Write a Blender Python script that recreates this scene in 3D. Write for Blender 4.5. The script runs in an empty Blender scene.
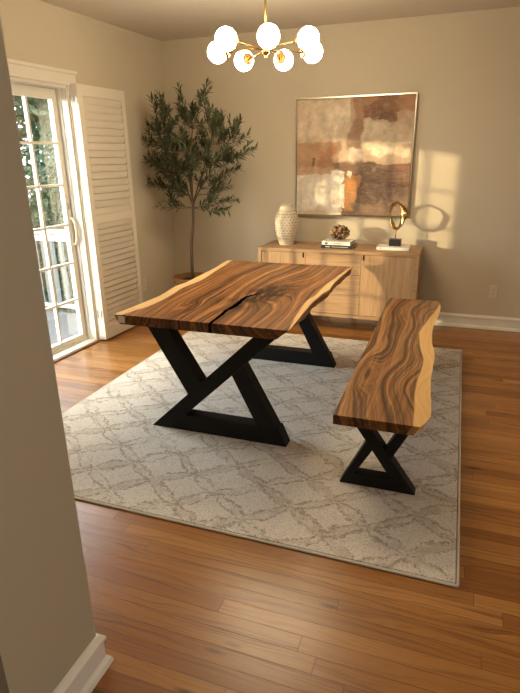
import bpy, bmesh, math, random
from mathutils import Vector, Matrix, noise
random.seed(11)
col = bpy.context.scene.collection
D = bpy.data
K = 0.0484                                  # the door wall is a hair out of square

# ------------------------------------------------------------------ node helpers
class NT:
    def __init__(s, name):
        m = D.materials.new(name); m.use_nodes = True
        s.m = m; s.t = m.node_tree; s.t.nodes.clear()
        s.out = s.t.nodes.new('ShaderNodeOutputMaterial')
    def n(s, typ, ins=None, **kw):
        nd = s.t.nodes.new(typ)
        for k, v in kw.items(): setattr(nd, k, v)
        if ins:
            for k, v in ins.items():
                if v is None: continue
                if isinstance(v, bpy.types.NodeSocket): s.t.links.new(v, nd.inputs[k])
                else: nd.inputs[k].default_value = v
        return nd
    def math(s, op, a, b=None, c=None):
        return s.n('ShaderNodeMath', {0: a, 1: b, 2: c}, operation=op).outputs[0]
    def coord(s): return s.n('ShaderNodeTexCoord').outputs['Object']
    def sep(s, v):
        o = s.n('ShaderNodeSeparateXYZ', {0: v}).outputs; return o[0], o[1], o[2]
    def comb(s, x=0., y=0., z=0.): return s.n('ShaderNodeCombineXYZ', {0: x, 1: y, 2: z}).outputs[0]
    def mapv(s, v, sc=(1, 1, 1), loc=(0, 0, 0)):
        return s.n('ShaderNodeMapping', {'Vector': v, 'Scale': sc, 'Location': loc}).outputs[0]
    def noise(s, v, scale=5., detail=2., rough=.5, dist=0., col=False):
        o = s.n('ShaderNodeTexNoise', {'Vector': v, 'Scale': scale, 'Detail': detail, 'Roughness': rough, 'Distortion': dist})
        return o.outputs[1 if col else 0]
    def noise1(s, w, scale=5., detail=2., rough=.5):
        nd = s.t.nodes.new('ShaderNodeTexNoise'); nd.noise_dimensions = '1D'
        s.t.links.new(w, nd.inputs['W']); nd.inputs['Scale'].default_value = scale
        nd.inputs['Detail'].default_value = detail; nd.inputs['Roughness'].default_value = rough
        return nd.outputs[0]
    def ramp(s, f, stops, interp='LINEAR'):
        nd = s.n('ShaderNodeValToRGB', {0: f}); cr = nd.color_ramp; cr.interpolation = interp
        while len(cr.elements) < len(stops): cr.elements.new(.5)
        for e, (p, c) in zip(cr.elements, stops):
            e.position = p; e.color = (*c, 1) if len(c) == 3 else c
        return nd.outputs[0]
    def rng(s, f, a, b, c=0., d=1., smooth=False):
        nd = s.n('ShaderNodeMapRange', {0: f, 1: a, 2: b, 3: c, 4: d})
        if smooth: nd.interpolation_type = 'SMOOTHSTEP'
        return nd.outputs[0]
    def mix(s, f, a, b, mode='MIX'):
        nd = s.t.nodes.new('ShaderNodeMix'); nd.data_type = 'RGBA'; nd.blend_type = mode
        for i, v in ((0, f), (6, a), (7, b)):
            if isinstance(v, bpy.types.NodeSocket): s.t.links.new(v, nd.inputs[i])
            else: nd.inputs[i].default_value = v if i == 0 else ((*v, 1) if len(v) == 3 else v)
        return nd.outputs[2]
    def bump(s, h, strength=.3, dist=.01):
        return s.n('ShaderNodeBump', {'Height': h, 'Strength': strength, 'Distance': dist}).outputs[0]
    def attr(s, name, vec=False):
        nd = s.n('ShaderNodeAttribute', attribute_name=name); return nd.outputs['Color' if vec else 'Fac']
    def surf(s, base, rough=.5, metal=0., normal=None, spec=.5, **kw):
        ins = {'Base Color': (*base, 1) if isinstance(base, tuple) else base, 'Roughness': rough, 'Metallic': metal, 'Normal': normal, 'Specular IOR Level': spec}
        ins.update(kw)
        b = s.n('ShaderNodeBsdfPrincipled', ins)
        s.t.links.new(b.outputs[0], s.out.inputs[0]); return s.m

def srgb(r, g, b):
    f = lambda c: (c/255/12.92) if c/255 <= .04045 else ((c/255+.055)/1.055)**2.4
    return (f(r), f(g), f(b))

def plain(name, c, rough=.5, metal=0., nscale=40., namp=.06, bump=.05, spec=.5, **kw):
    t = NT(name); v = t.coord(); nz = t.noise(v, nscale, 3.)
    c2 = tuple(x*(1-namp*2) for x in c)
    return t.surf(t.mix(nz, c2, c), rough, metal, t.bump(nz, bump, .002), spec, **kw)

# ------------------------------------------------------------------ materials
M = {}
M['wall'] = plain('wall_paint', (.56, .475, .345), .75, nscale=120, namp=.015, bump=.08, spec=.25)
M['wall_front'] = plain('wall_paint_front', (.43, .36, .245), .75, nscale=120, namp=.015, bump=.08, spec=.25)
M['ceiling'] = plain('ceiling_paint', (.66, .58, .48), .85, nscale=150, namp=.02, bump=.1, spec=.2)
M['trim'] = plain('trim_paint', (.72, .66, .56), .4, nscale=60, namp=.01, bump=.02)
M['white'] = plain('door_white_paint', (.72, .66, .55), .4, nscale=60, namp=.01, bump=.02)
M['shutter'] = plain('shutter_paint', (.72, .63, .50), .45, nscale=60, namp=.01, bump=.02)
M['black_metal'] = plain('matte_black_steel', (.008, .0075, .007), .55, nscale=200, namp=.1, bump=.06, spec=.2)
M['brass'] = plain('brushed_brass', (.42, .25, .085), .32, 1., nscale=80, namp=.04, bump=.02)
M['gold'] = plain('polished_gold', (.62, .42, .16), .2, 1., nscale=30, namp=.2, bump=.25)
M['champagne'] = plain('champagne_frame_metal', (.62, .54, .42), .3, 1., nscale=80, namp=.03, bump=.02)
M['black_stone'] = plain('black_stone', (.015, .014, .014), .4)
M['paper'] = plain('book_pages', (.70, .62, .48), .8, nscale=300, namp=.15, bump=.3)
M['book_white'] = plain('white_book_cover', (.78, .74, .66), .45, namp=.01)
M['book_black'] = plain('black_book_cover', (.02, .02, .022), .4)
M['outlet'] = plain('outlet_plastic', (.62, .54, .42), .35, namp=.01, bump=0.)
M['slot'] = plain('dark_slot', (.05, .04, .03), .6)
M['bark'] = plain('bark', (.16, .105, .055), .85, nscale=60, namp=.35, bump=.8)
M['soil'] = plain('soil', (.035, .022, .013), .95, nscale=70, namp=.4, bump=1.)
M['terracotta'] = plain('terracotta', (.33, .15, .055), .7, nscale=30, namp=.1, bump=.2)
M['steel'] = plain('hinge_steel', (.55, .52, .48), .35, 1.)
M['rug_edge'] = plain('rug_binding', (.72, .64, .52), .9, nscale=300, namp=.1, bump=.4)
M['tag'] = plain('end_tag', (.62, .58, .52), .5)
M['wall_hidden'] = M['wall']

def leaf_mat(name, a, b, rough=.5):
    t = NT(name); r = t.n('ShaderNodeNewGeometry').outputs['Random Per Island']
    c = t.ramp(r, [(0., a), (1., b)])
    p = t.n('ShaderNodeBsdfPrincipled', {'Base Color': c, 'Roughness': rough, 'Specular IOR Level': .3})
    tr = t.n('ShaderNodeBsdfTranslucent', {'Color': c})
    mx = t.n('ShaderNodeMixShader', {0: .25, 1: p.outputs[0], 2: tr.outputs[0]})
    t.t.links.new(mx.outputs[0], t.out.inputs[0]); return t.m
M['olive_leaf'] = leaf_mat('olive_leaf', (.036, .046, .018), (.13, .14, .066))
M['leaf_dark'] = leaf_mat('garden_leaf_dark', (.018, .032, .012), (.055, .078, .032))
M['leaf_light'] = leaf_mat('garden_leaf_light', (.040, .058, .026), (.10, .125, .062))

def glass_mat():
    t = NT('window_glass')
    lw = t.n('ShaderNodeLayerWeight', {'Blend': .5}).outputs['Facing']
    fr = t.math('ADD', .14, t.math('MULTIPLY', t.math('POWER', lw, 5.), .80))
    tr = t.n('ShaderNodeBsdfTransparent', {'Color': (.93, .95, .94, 1)})
    gl = t.n('ShaderNodeBsdfGlossy', {'Color': (1, 1, 1, 1), 'Roughness': .01})
    mx = t.n('ShaderNodeMixShader', {0: fr, 1: tr.outputs[0], 2: gl.outputs[0]})
    t.t.links.new(mx.outputs[0], t.out.inputs[0]); return t.m
M['glass'] = glass_mat()

def emit(name, c, s):
    t = NT(name); e = t.n('ShaderNodeEmission', {'Color': (*c, 1), 'Strength': s})
    t.t.links.new(e.outputs[0], t.out.inputs[0]); return t.m
M['globe'] = emit('lit_opal_glass', (1., .84, .58), 38.)

def floor_mat():
    t = NT('oak_strip_floor'); x, y, z = t.sep(t.coord()); W, L = .0635, 1.5
    row = t.math('FLOOR', t.math('DIVIDE', y, W))
    wn = t.n('ShaderNodeTexWhiteNoise', {'W': row}, noise_dimensions='1D').outputs[0]
    xs = t.math('DIVIDE', t.math('ADD', x, t.math('MULTIPLY', wn, 7.3)), L)
    # uneven board lengths
    ci = t.math('FLOOR', xs)
    idv = t.comb(ci, row, 0.)
    rc = t.n('ShaderNodeTexWhiteNoise', {'Vector': idv}, noise_dimensions='3D')
    r1 = rc.outputs[0]; rs = t.sep(rc.outputs[1])
    fx = t.math('FRACT', xs); fy = t.math('FRACT', t.math('DIVIDE', y, W))
    ex = t.math('MULTIPLY', t.math('MINIMUM', fx, t.math('SUBTRACT', 1., fx)), L)
    ey = t.math('MULTIPLY', t.math('MINIMUM', fy, t.math('SUBTRACT', 1., fy)), W)
    gap = t.rng(t.math('MINIMUM', ex, ey), .0004, .0016, 1., 0.)
    gx = t.math('ADD', x, t.math('MULTIPLY', r1, 31.)); gy = t.math('ADD', y, t.math('MULTIPLY', rs[1], 17.))
    warp = t.noise(t.comb(t.math('MULTIPLY', gx, 1.6), t.math('MULTIPLY', gy, 9.), 0.), 1., 2.)
    lines = t.noise(t.comb(t.math('MULTIPLY', gx, 1.2), t.math('ADD', t.math('MULTIPLY', gy, 80.), t.math('MULTIPLY', warp, 9.)), r1), 1., 4., .6)
    fine = t.noise(t.comb(t.math('MULTIPLY', gx, 14.), t.math('MULTIPLY', gy, 380.), 0.), 1., 3.)
    base = t.ramp(rs[0], [(0., (.235, .088, .022)), (.3, (.315, .130, .032)), (.7, (.36, .157, .041)), (1., (.43, .200, .058))])
    grain = t.ramp(lines, [(.30, (.50, .42, .34)), (.46, (.93, .91, .88)), (.75, (1.15, 1.15, 1.12))])
    c = t.mix(1., base, grain, 'MULTIPLY')
    c = t.mix(t.rng(fine, .42, .3, 0., .3), c, (.10, .04, .013))
    kn = t.n('ShaderNodeTexVoronoi', {'Vector': t.comb(t.math('MULTIPLY', gx, 2.2), t.math('MULTIPLY', gy, 9.), 0.), 'Scale': 1.}).outputs['Distance']
    c = t.mix(t.rng(kn, .03, .12, .85, 0.), c, (.05, .02, .008))
    c = t.mix(t.math('MULTIPLY', gap, .75), c, (.04, .017, .006))
    h = t.math('SUBTRACT', t.math('MULTIPLY', lines, .25), gap)
    return t.surf(c, t.rng(lines, .2, .8, .33, .25), 0., t.bump(h, .22, .0015), .45)
M['floor'] = floor_mat()

def slab_mat(name, dark, mid, light, sap, sc=24., wb=.42, wl=.58, k=1.02):
    """live-edge slab: grain = field whose level lines are the growth rings, sapd = distance into the sapwood, crack = distance to the check"""
    t = NT(name); v = t.coord(); g = t.attr('grain'); sd = t.attr('sapd'); dk = t.attr('knot'); ck = t.attr('crack')
    w1 = t.noise(t.mapv(v, (5, 1.6, 5)), 1., 3.)
    w2 = t.noise(t.mapv(v, (22, 3.5, 22)), 1., 3.)
    gg = t.math('ADD', g, t.math('ADD', t.math('MULTIPLY', w1, .045), t.math('MULTIPLY', w2, .016)))
    broad = t.noise1(gg, sc*.62, 2., .6)
    lines = t.noise1(gg, sc*2.4, 4., .7)
    hair = t.noise(t.mapv(v, (260, 9, 260)), 1., 2.)
    streak = t.noise(t.mapv(v, (70, 2.2, 70)), 1., 3.)
    f = t.math('ADD', t.math('ADD', t.math('MULTIPLY', broad, wb), t.math('MULTIPLY', lines, wl)), t.math('MULTIPLY', t.math('SUBTRACT', streak, .5), .28))
    f = t.math('ADD', t.math('MULTIPLY', f, k), .555*(1-k))
    c = t.ramp(f, [(.38, dark), (.47, tuple(a*.55+b*.45 for a, b in zip(dark, mid))), (.55, mid), (.68, light), (.78, tuple(a*.8+b*.2 for a, b in zip(light, sap)))])
    c = t.mix(t.rng(hair, .5, .3, 0., .35), c, dark)
    c = t.mix(t.math('MULTIPLY', dk, .92), c, tuple(a*.45 for a in dark))
    sapn = t.math('ADD', sd, t.math('MULTIPLY', t.math('SUBTRACT', w2, .5), .022))
    sl = t.noise1(gg, sc*3.5, 2.)
    sc_ = t.mix(t.rng(sl, .45, .7, 0., .45), sap, tuple(a*.55+b*.45 for a, b in zip(sap, mid)))
    c = t.mix(t.rng(sapn, -.003, .004), c, sc_)
    c = t.mix(t.rng(sapn, -.016, -.003, 0., .55), c, c) if False else c
    ckn = t.math('ADD', ck, t.math('MULTIPLY', t.math('SUBTRACT', w2, .5), .008))
    cm = t.rng(ckn, .002, .006, 1., 0.); c = t.mix(cm, c, (.004, .003, .003))
    # sawn ends: darker oiled end grain, with the end faces' shade put into the colour
    _, ny, _ = t.sep(t.n('ShaderNodeTexCoord').outputs['Normal'])
    c = t.mix(t.rng(t.math('ABSOLUTE', ny), .8, .95, 0., .8), c, t.mix(1., c, (.30, .22, .16), 'MULTIPLY'))
    return t.surf(c, .36, 0., t.bump(t.math('ADD', lines, hair), .12, .0015), t.math('MULTIPLY', t.math('SUBTRACT', 1., t.math('MAXIMUM', cm, t.math('MULTIPLY', dk, .6))), .4))
M['table_wood'] = slab_mat('walnut_toned_slab', (.050, .019, .006), (.30, .118, .033), (.62, .31, .105), (.72, .46, .20))
M['bench_wood'] = slab_mat('striped_slab', (.070, .030, .012), (.26, .115, .038), (.48, .245, .095), (.74, .46, .18), 28., .50, .55, 1.2)

def oak_mat(name, vertical, tone=1.):
    t = NT(name); v = t.coord()
    s = (38, 38, 2.2) if vertical else (2.2, 38, 38)
    s2 = (160, 160, 5) if vertical else (5, 160, 160)
    w = t.noise(t.mapv(v, s), 1., 4., .6, .6); h = t.noise(t.mapv(v, s2), 1., 2.)
    c = t.ramp(w, [(.3, tuple(q*tone for q in (.34, .20, .095))), (.5, tuple(q*tone for q in (.43, .265, .135))), (.72, tuple(q*tone for q in (.50, .32, .17)))])
    c = t.mix(t.rng(h, .48, .35, 0., .25), c, (.26, .13, .05))
    return t.surf(c, .5, 0., t.bump(h, .1, .001), .35)
M['oak_v'] = oak_mat('light_oak_upright', True); M['oak_h'] = oak_mat('light_oak_level', False)
M['oak_body'] = oak_mat('light_oak_body', False, .92)

def rug_mat():
    t = NT('trellis_rug_pile'); v = t.coord(); x, y, z = t.sep(v)
    nz = t.n('ShaderNodeTexNoise', {'Vector': v, 'Scale': 26., 'Detail': 4., 'Roughness': .7}).outputs[1]
    nx, ny, _ = t.sep(nz)
    lo = t.n('ShaderNodeTexNoise', {'Vector': v, 'Scale': 5., 'Detail': 2.}).outputs[1]
    lx, ly, _ = t.sep(lo)
    xx = t.math('ADD', x, t.math('ADD', t.math('MULTIPLY', t.math('SUBTRACT', nx, .5), .085), t.math('MULTIPLY', t.math('SUBTRACT', lx, .5), .10)))
    yy = t.math('ADD', y, t.math('ADD', t.math('MULTIPLY', t.math('SUBTRACT', ny, .5), .07), t.math('MULTIPLY', t.math('SUBTRACT', ly, .5), .08)))
    a = t.math('DIVIDE', t.math('SUBTRACT', xx, 1.333), .355); b = t.math('DIVIDE', t.math('SUBTRACT', yy, -2.995), .262)
    p = t.math('ADD', a, b); q = t.math('SUBTRACT', a, b)
    u0 = t.math('ABSOLUTE', t.math('SUBTRACT', t.math('FRACT', p), .5)); v0 = t.math('ABSOLUTE', t.math('SUBTRACT', t.math('FRACT', q), .5))
    u = t.math('MAXIMUM', u0, v0); w = t.math('MINIMUM', u0, v0)
    r = t.math('SQRT', t.math('ADD', t.math('POWER', t.math('SUBTRACT', 1.5, u), 2.), t.math('POWER', w, 2.)))
    inside = t.math('SUBTRACT', 1.135, r); d = t.math('ABSOLUTE', inside)
    brk = t.noise(v, 7., 2., .5); brk2 = t.noise(v, 60., 3., .6)
    width = t.rng(brk, .35, .68, .012, .060)
    line = t.math('MULTIPLY', t.rng(t.math('DIVIDE', d, width), .75, 1.1, 1., 0.), t.rng(brk2, .38, .56, .12, 1.))
    blotch = t.rng(t.noise(v, 6., 4., .65), .45, .68)
    fillp = t.math('MULTIPLY', t.rng(inside, -.02, .03), t.rng(t.noise(v, 8., 4., .7), .44, .58))
    c = t.mix(t.math('MULTIPLY', blotch, .35), (.76, .69, .59), (.64, .56, .455))
    c = t.mix(t.math('MULTIPLY', fillp, .6), c, (.52, .44, .345))
    c = t.mix(t.math('MULTIPLY', line, .82), c, (.34, .25, .165))
    pile = t.noise(v, 150., 3., .8); mott = t.noise(v, 80., 3., .8)
    c = t.mix(t.rng(pile, .52, .32, 0., .75), c, (.22, .18, .14))
    c = t.mix(t.rng(mott, .5, .64, 0., .45), c, (.68, .63, .55))
    h = t.math('ADD', pile, t.math('MULTIPLY', line, -.5))
    return t.surf(c, .95, 0., t.bump(h, .7, .004), .1)
M['rug'] = rug_mat()

def vase_mat():
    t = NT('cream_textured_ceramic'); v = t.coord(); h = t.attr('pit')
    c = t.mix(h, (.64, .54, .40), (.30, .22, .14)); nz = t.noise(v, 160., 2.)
    return t.surf(t.mix(t.rng(nz, .4, .7, 0., .2), c, (.45, .36, .25)), .8, 0., t.bump(nz, .4, .002), .2)
M['vase'] = vase_mat()
def canvas_mat():
    t = NT('painted_canvas'); c = t.attr('paint', True); v = t.coord()
    weave = t.noise(t.mapv(v, (260, 1, 260)), 1., 2.); st = t.noise(t.mapv(v, (16, 1, 60)), 1., 4., .7)
    c = t.mix(t.rng(st, .4, .7, 0., .12), c, (.70, .60, .46)); c = t.mix(t.rng(weave, .5, .3, 0., .18), c, (.25, .17, .11))
    return t.surf(c, .7, 0., t.bump(t.math('ADD', weave, st), .3, .002), .3)
M['canvas'] = canvas_mat()
def deck_mat():
    t = NT('pale_deck_boards'); v = t.coord(); x, y, z = t.sep(v)
    f = t.math('FRACT', t.math('DIVIDE', x, .14)); g = t.rng(t.math('MINIMUM', f, t.math('SUBTRACT', 1., f)), .02, .05, 1., 0.)
    n = t.noise(t.mapv(v, (30, 2, 1)), 1., 3.)
    return t.surf(t.mix(t.math('MULTIPLY', g, .7), t.ramp(n, [(.3, (.055, .055, .055)), (.7, (.08, .08, .078))]), (.1, .1, .1)), .7)
M['deck'] = deck_mat()
M['nosing'] = plain('threshold_wood', (.20, .09, .03), .4, nscale=20)
M['grass'] = plain('lawn', (.03, .045, .015), .9, nscale=8, namp=.3, bump=.5)
M['siding'] = plain('house_siding', (.45, .43, .38), .7)

# ------------------------------------------------------------------ mesh helpers
def link(o, parent=None):
    col.objects.link(o)
    if parent: o.parent = parent
    return o
def obj(name, bm, mat, parent=None, smooth=False, bevel=0.):
    bmesh.ops.recalc_face_normals(bm, faces=bm.faces)
    me = D.meshes.new(name); bm.to_mesh(me); bm.free()
    me.materials.append(M[mat] if isinstance(mat, str) else mat)
    if smooth:
        for p in me.polygons: p.use_smooth = True
    o = D.objects.new(name, me); link(o, parent)
    if bevel:
        b = o.modifiers.new('bevel', 'BEVEL'); b.width = bevel; b.segments = 2; b.limit_method = 'ANGLE'; b.angle_limit = .6
    return o
def tag(o, label=None, cat=None, group=None, kind=None):
    if label: o['label'] = label
    if cat: o['category'] = cat
    if group: o['group'] = group
    if kind: o['kind'] = kind
    return o
def thing(name, label, cat, loc=(0, 0, 0), group=None, rot=None):
    o = D.objects.new(name, None); o.location = loc; o.empty_display_size = .1
    if rot: o.rotation_euler = rot
    link(o); return tag(o, label, cat, group)
def box(bm, a, b, mtx=None):
    c = [(x, y, z) for x in (a[0], b[0]) for y in (a[1], b[1]) for z in (a[2], b[2])]
    vs = [bm.verts.new(mtx @ Vector(p) if mtx else p) for p in c]
    for f in ((0, 1, 3, 2), (4, 6, 7, 5), (0, 4, 5, 1), (2, 3, 7, 6), (0, 2, 6, 4), (1, 5, 7, 3)): bm.faces.new([vs[i] for i in f])
    return bm
def BM(): return bmesh.new()
def boxes(*bs):
    bm = BM()
    for a, b in bs: box(bm, a, b)
    return bm
def prism_y(bm, pts, y0, y1):
    """polygon in x,z pushed along y"""
    A = [bm.verts.new((x, y0, z)) for x, z in pts]; B = [bm.verts.new((x, y1, z)) for x, z in pts]
    bm.faces.new(A); bm.faces.new(B[::-1]); n = len(pts)
    for i in range(n): bm.faces.new([A[i], A[(i+1) % n], B[(i+1) % n], B[i]])
    return bm
def tube(bm, pts, rad, seg=10, cap=True):
    pts = [Vector(p) for p in pts]; rings = []
    rad = rad if isinstance(rad, (list, tuple)) else [rad]*len(pts)
    up = Vector((0, 0, 1)); 
    t0 = (pts[1]-pts[0]).normalized()
    n = t0.cross(up) if abs(t0.dot(up)) < .9 else t0.cross(Vector((1, 0, 0)))
    n.normalize()
    for i, p in enumerate(pts):
        t = (pts[min(i+1, len(pts)-1)]-pts[max(i-1, 0)]).normalized()
        n = (n - t*n.dot(t)).normalized(); b = t.cross(n)
        rings.append([bm.verts.new(p+(n*math.cos(2*math.pi*k/seg)+b*math.sin(2*math.pi*k/seg))*rad[i]) for k in range(seg)])
    for a, b in zip(rings, rings[1:]):
        for k in range(seg): bm.faces.new([a[k], a[(k+1) % seg], b[(k+1) % seg], b[k]])
    if cap: bm.faces.new(rings[0][::-1]); bm.faces.new(rings[-1])
    return bm
def lathe(bm, prof, c=(0, 0, 0), seg=40, disp=None, axis=None):
    """profile of (radius, height)"""
    R = axis.to_track_quat('Z', 'Y').to_matrix() if axis else Matrix.Identity(3)
    rings = []
    for r, h in prof:
        rings.append([bm.verts.new(Vector(c)+R @ Vector((r*math.cos(2*math.pi*k/seg), r*math.sin(2*math.pi*k/seg), h))) for k in range(seg)])
    for a, b in zip(rings, rings[1:]):
        for k in range(seg): bm.faces.new([a[k], a[(k+1) % seg], b[(k+1) % seg], b[k]])
    bm.faces.new(rings[0][::-1]); bm.faces.new(rings[-1]); return bm
def ball(bm, c, r, u=20, v=14):
    bmesh.ops.create_uvsphere(bm, u_segments=u, v_segments=v, radius=r, matrix=Matrix.Translation(c)); return bm
def lerp(a, b, t): return a+(b-a)*t
def sm(x): x = max(0, min(1, x)); return x*x*(3-2*x)
def curve1(pts):
    """smooth function through (t, value) points"""
    pts = sorted(pts)
    def f(t):
        if t <= pts[0][0]: return pts[0][1]
        if t >= pts[-1][0]: return pts[-1][1]
        for i in range(len(pts)-1):
            if t <= pts[i+1][0]:
                p0 = pts[max(i-1, 0)][1]; p1 = pts[i][1]; p2 = pts[i+1][1]; p3 = pts[min(i+2, len(pts)-1)][1]
                s = (t-pts[i][0])/(pts[i+1][0]-pts[i][0])
                return .5*(2*p1+(p2-p0)*s+(2*p0-5*p1+4*p2-p3)*s*s+(3*p1-p0-3*p2+p3)*s**3)
    return f

# ------------------------------------------------------------------ the room
S = lambda o: tag(o, kind='structure')
H = 2.55; XR = 5.4; YB = -8.6
def plate(pts, z0, z1):
    bm = BM(); A = [bm.verts.new((x, y, z0)) for x, y in pts]; B = [bm.verts.new((x, y, z1)) for x, y in pts]; n = len(pts)
    bm.faces.new(A[::-1]); bm.faces.new(B)
    for i in range(n): bm.faces.new([A[i], A[(i+1) % n], B[(i+1) % n], B[i]])
    return bm
S(obj('floor', plate([(-.06, 0), (-.06+K*YB, YB), (XR, YB), (XR, 0)], -.06, 0), 'floor'))
S(obj('ceiling', boxes(((-.75, YB, H), (XR, .14, H+.1))), 'ceiling'))
S(obj('wall_back', boxes(((-.16, 0, -.06), (XR, .14, H))), 'wall'))
WY0, WY1, WZ0, WZ1 = -6.3, -5.2, .9, 2.1     # unseen window added in the adjoining room to bring in fill daylight
S(obj('wall_right', boxes(((XR, YB, -.06), (XR+.14, WY0, H)), ((XR, WY1, -.06), (XR+.14, .14, H)), ((XR, WY0, -.06), (XR+.14, WY1, WZ0)), ((XR, WY0, WZ1), (XR+.14, WY1, H))), 'wall'))
wf = [((XR+.03, WY0, WZ0), (XR+.09, WY0+.05, WZ1)), ((XR+.03, WY1-.05, WZ0), (XR+.09, WY1, WZ1)), ((XR+.03, WY0, WZ0), (XR+.09, WY1, WZ0+.05)), ((XR+.03, WY0, WZ1-.05), (XR+.09, WY1, WZ1)), ((XR+.035, -5.78, WZ0), (XR+.085, -5.72, WZ1))]
win = S(obj('fill_window_1', boxes(*wf), 'white'))
obj('fill_window_pane', boxes(((XR+.058, WY0+.05, WZ0+.05), (XR+.062, WY1-.05, WZ1-.05))), 'glass', win)
S(obj('wall_rear', boxes(((-.75, YB-.14, -.06), (XR, YB, H))), 'wall'))
WL = Matrix.Rotation(-K, 4, 'Z')             # frame of the door wall: x out of the wall, y along it
def onwall(o): o.matrix_world = WL; return o
DY0, DY1, DZ = -2.82, -1.375, 2.035          # door opening
T = .16
w = boxes(((-T, DY1, -.06), (0, .0, H)), ((-T, YB-.1, -.06), (0, DY0, H)), ((-T, DY0, DZ), (0, DY1, H)), ((-T, DY0, -.06), (0, DY1, 0.0)))
S(onwall(obj('wall_left', w, 'wall')))
# wall end at the near left, the jamb of the wide opening the photo is taken through
JX, JY0, JY1 = 1.878, -4.38, -4.06
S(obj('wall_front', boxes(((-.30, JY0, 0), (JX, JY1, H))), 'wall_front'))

# baseboards: a moulded profile swept along a path (offset from wall, height)
PROF = [(0, 0), (.030, 0), (.030, .006), (.026, .018), (.017, .026), (.014, .030), (.014, .088), (.020, .096), (.020, .106), (.012, .114), (.006, .120), (0, .122)]
def sweep_base(name, path, sc=1.):
    """path of points; the board sits on the left of the walking direction"""
    bm = BM(); rings = []
    P = [Vector((x, y)) for x, y in path]
    for i, p in enumerate(P):
        d0 = (p-P[i-1]).normalized() if i else (P[1]-p).normalized()
        d1 = (P[i+1]-p).normalized() if i < len(P)-1 else d0
        n0 = Vector((-d0.y, d0.x)); n1 = Vector((-d1.y, d1.x)); n = (n0+n1)/(1+n0.dot(n1))
        rings.append([bm.verts.new((p.x+n.x*o*sc, p.y+n.y*o*sc, .0005+h*sc)) for o, h in PROF])
    for a, b in zip(rings, rings[1:]):
        for k in range(len(PROF)): q = (k+1) % len(PROF); bm.faces.new([a[k], a[q], b[q], b[k]])
    bm.faces.new(rings[0]); bm.faces.new(rings[-1][::-1])
    return S(obj(name, bm, 'trim'))
sweep_base('baseboard_back', [(XR, -.0), (.03, -.0)])
sweep_base('baseboard_right', [(XR, YB+.03), (XR, -.03)])
o = sweep_base('baseboard_left', [(0, -.03), (0, -1.275)]); onwall(o)
sweep_base('baseboard_front', [(-.19, JY1), (JX, JY1), (JX, JY0), (-.20, JY0)])

# ------------------------------------------------------------------ sliding door
def part(name, bm, mat, parent, **kw): return obj(name, bm, mat, parent, **kw)
door = boxes(((-.16, DY0, .0), (-.0, DY0+.012, DZ)), ((-.16, DY1-.012, 0), (-.0, DY1, DZ)), ((-.16, DY0, DZ-.02), (0, DY1, DZ)), ((-.17, DY0, 0.), (.0, DY1, .020)), ((-.17, DY0, .020), (-.085, DY1, .034)),
             ((-.085, DY1-.018, .02), (-.06, DY1-.011, DZ-.02)), ((-.04, DY1-.015, .02), (-.02, DY1-.011, DZ-.02)))
frame = onwall(obj('door_1', door, 'white', bevel=.002)); S(frame)
G0, G1, GZ0, GZ1 = -2.690, -1.440, .076, 1.941
xg0, xg1 = -.142, -.100
leafb = boxes(((xg0, G1, .034), (xg1, DY1-.014, DZ-.022)), ((xg0, DY0+.014, .034), (xg1, G0, DZ-.022)), ((xg0, G0, .034), (xg1, G1, GZ0)), ((xg0, G0, GZ1), (xg1, G1, DZ-.022)))
obj('door_panel', leafb, 'white', frame, bevel=.003)
obj('glass_pane', boxes(((-.124, G0, GZ0), (-.119, G1, GZ1))), 'glass', frame)
bm = BM()
for i in range(1, 5): y = G1-.25*i; box(bm, (-.1355, y-.009, GZ0), (-.1075, y+.009, GZ1))
for i in range(1, 6): z = GZ0+(GZ1-GZ0)*i/6; box(bm, (-.135, G0, z-.009), (-.108, G1, z+.009))
obj('muntin_grid', bm, 'white', frame)
# handle: curved white pull on the stile
HY = -1.412; hp = [(xg1, HY, 1.06), (xg1+.027, HY, 1.055), (xg1+.042, HY, 1.02), (xg1+.048, HY, .955), (xg1+.044, HY, .89), (xg1+.027, HY, .853), (xg1, HY, .848)]
hb = BM(); tube(hb, hp, .010, 10); box(hb, (xg1-.001, HY-.015, .82), (xg1+.006, HY+.015, 1.09))
obj('door_handle', hb, 'white', frame, smooth=False)
lb = boxes(((xg1-.001, HY-.010, 1.13), (xg1+.007, HY+.010, 1.18))); obj('door_latch', lb, 'steel', frame)
# casing around the opening
cs = boxes(((0, DY1, 0), (.008, DY1+.092, DZ+.016)), ((0, DY0-.092, 0), (.016, DY0, DZ+.016)),
           ((0, DY0-.092, DZ-.0), (.016, DY1+.092, DZ+.098)), ((.016, DY0-.1, DZ+.078), (.030, DY1+.1, DZ+.102)), ((.016, DY0-.06, DZ+.0), (.022, DY1+.06, DZ+.016)))
S(onwall(obj('trim_1', cs, 'white', bevel=.003)))

S(onwall(obj('trim_2', boxes(((-.0, DY0-.05, 0.0), (.022, DY1, .014))), 'nosing', bevel=.004)))

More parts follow.
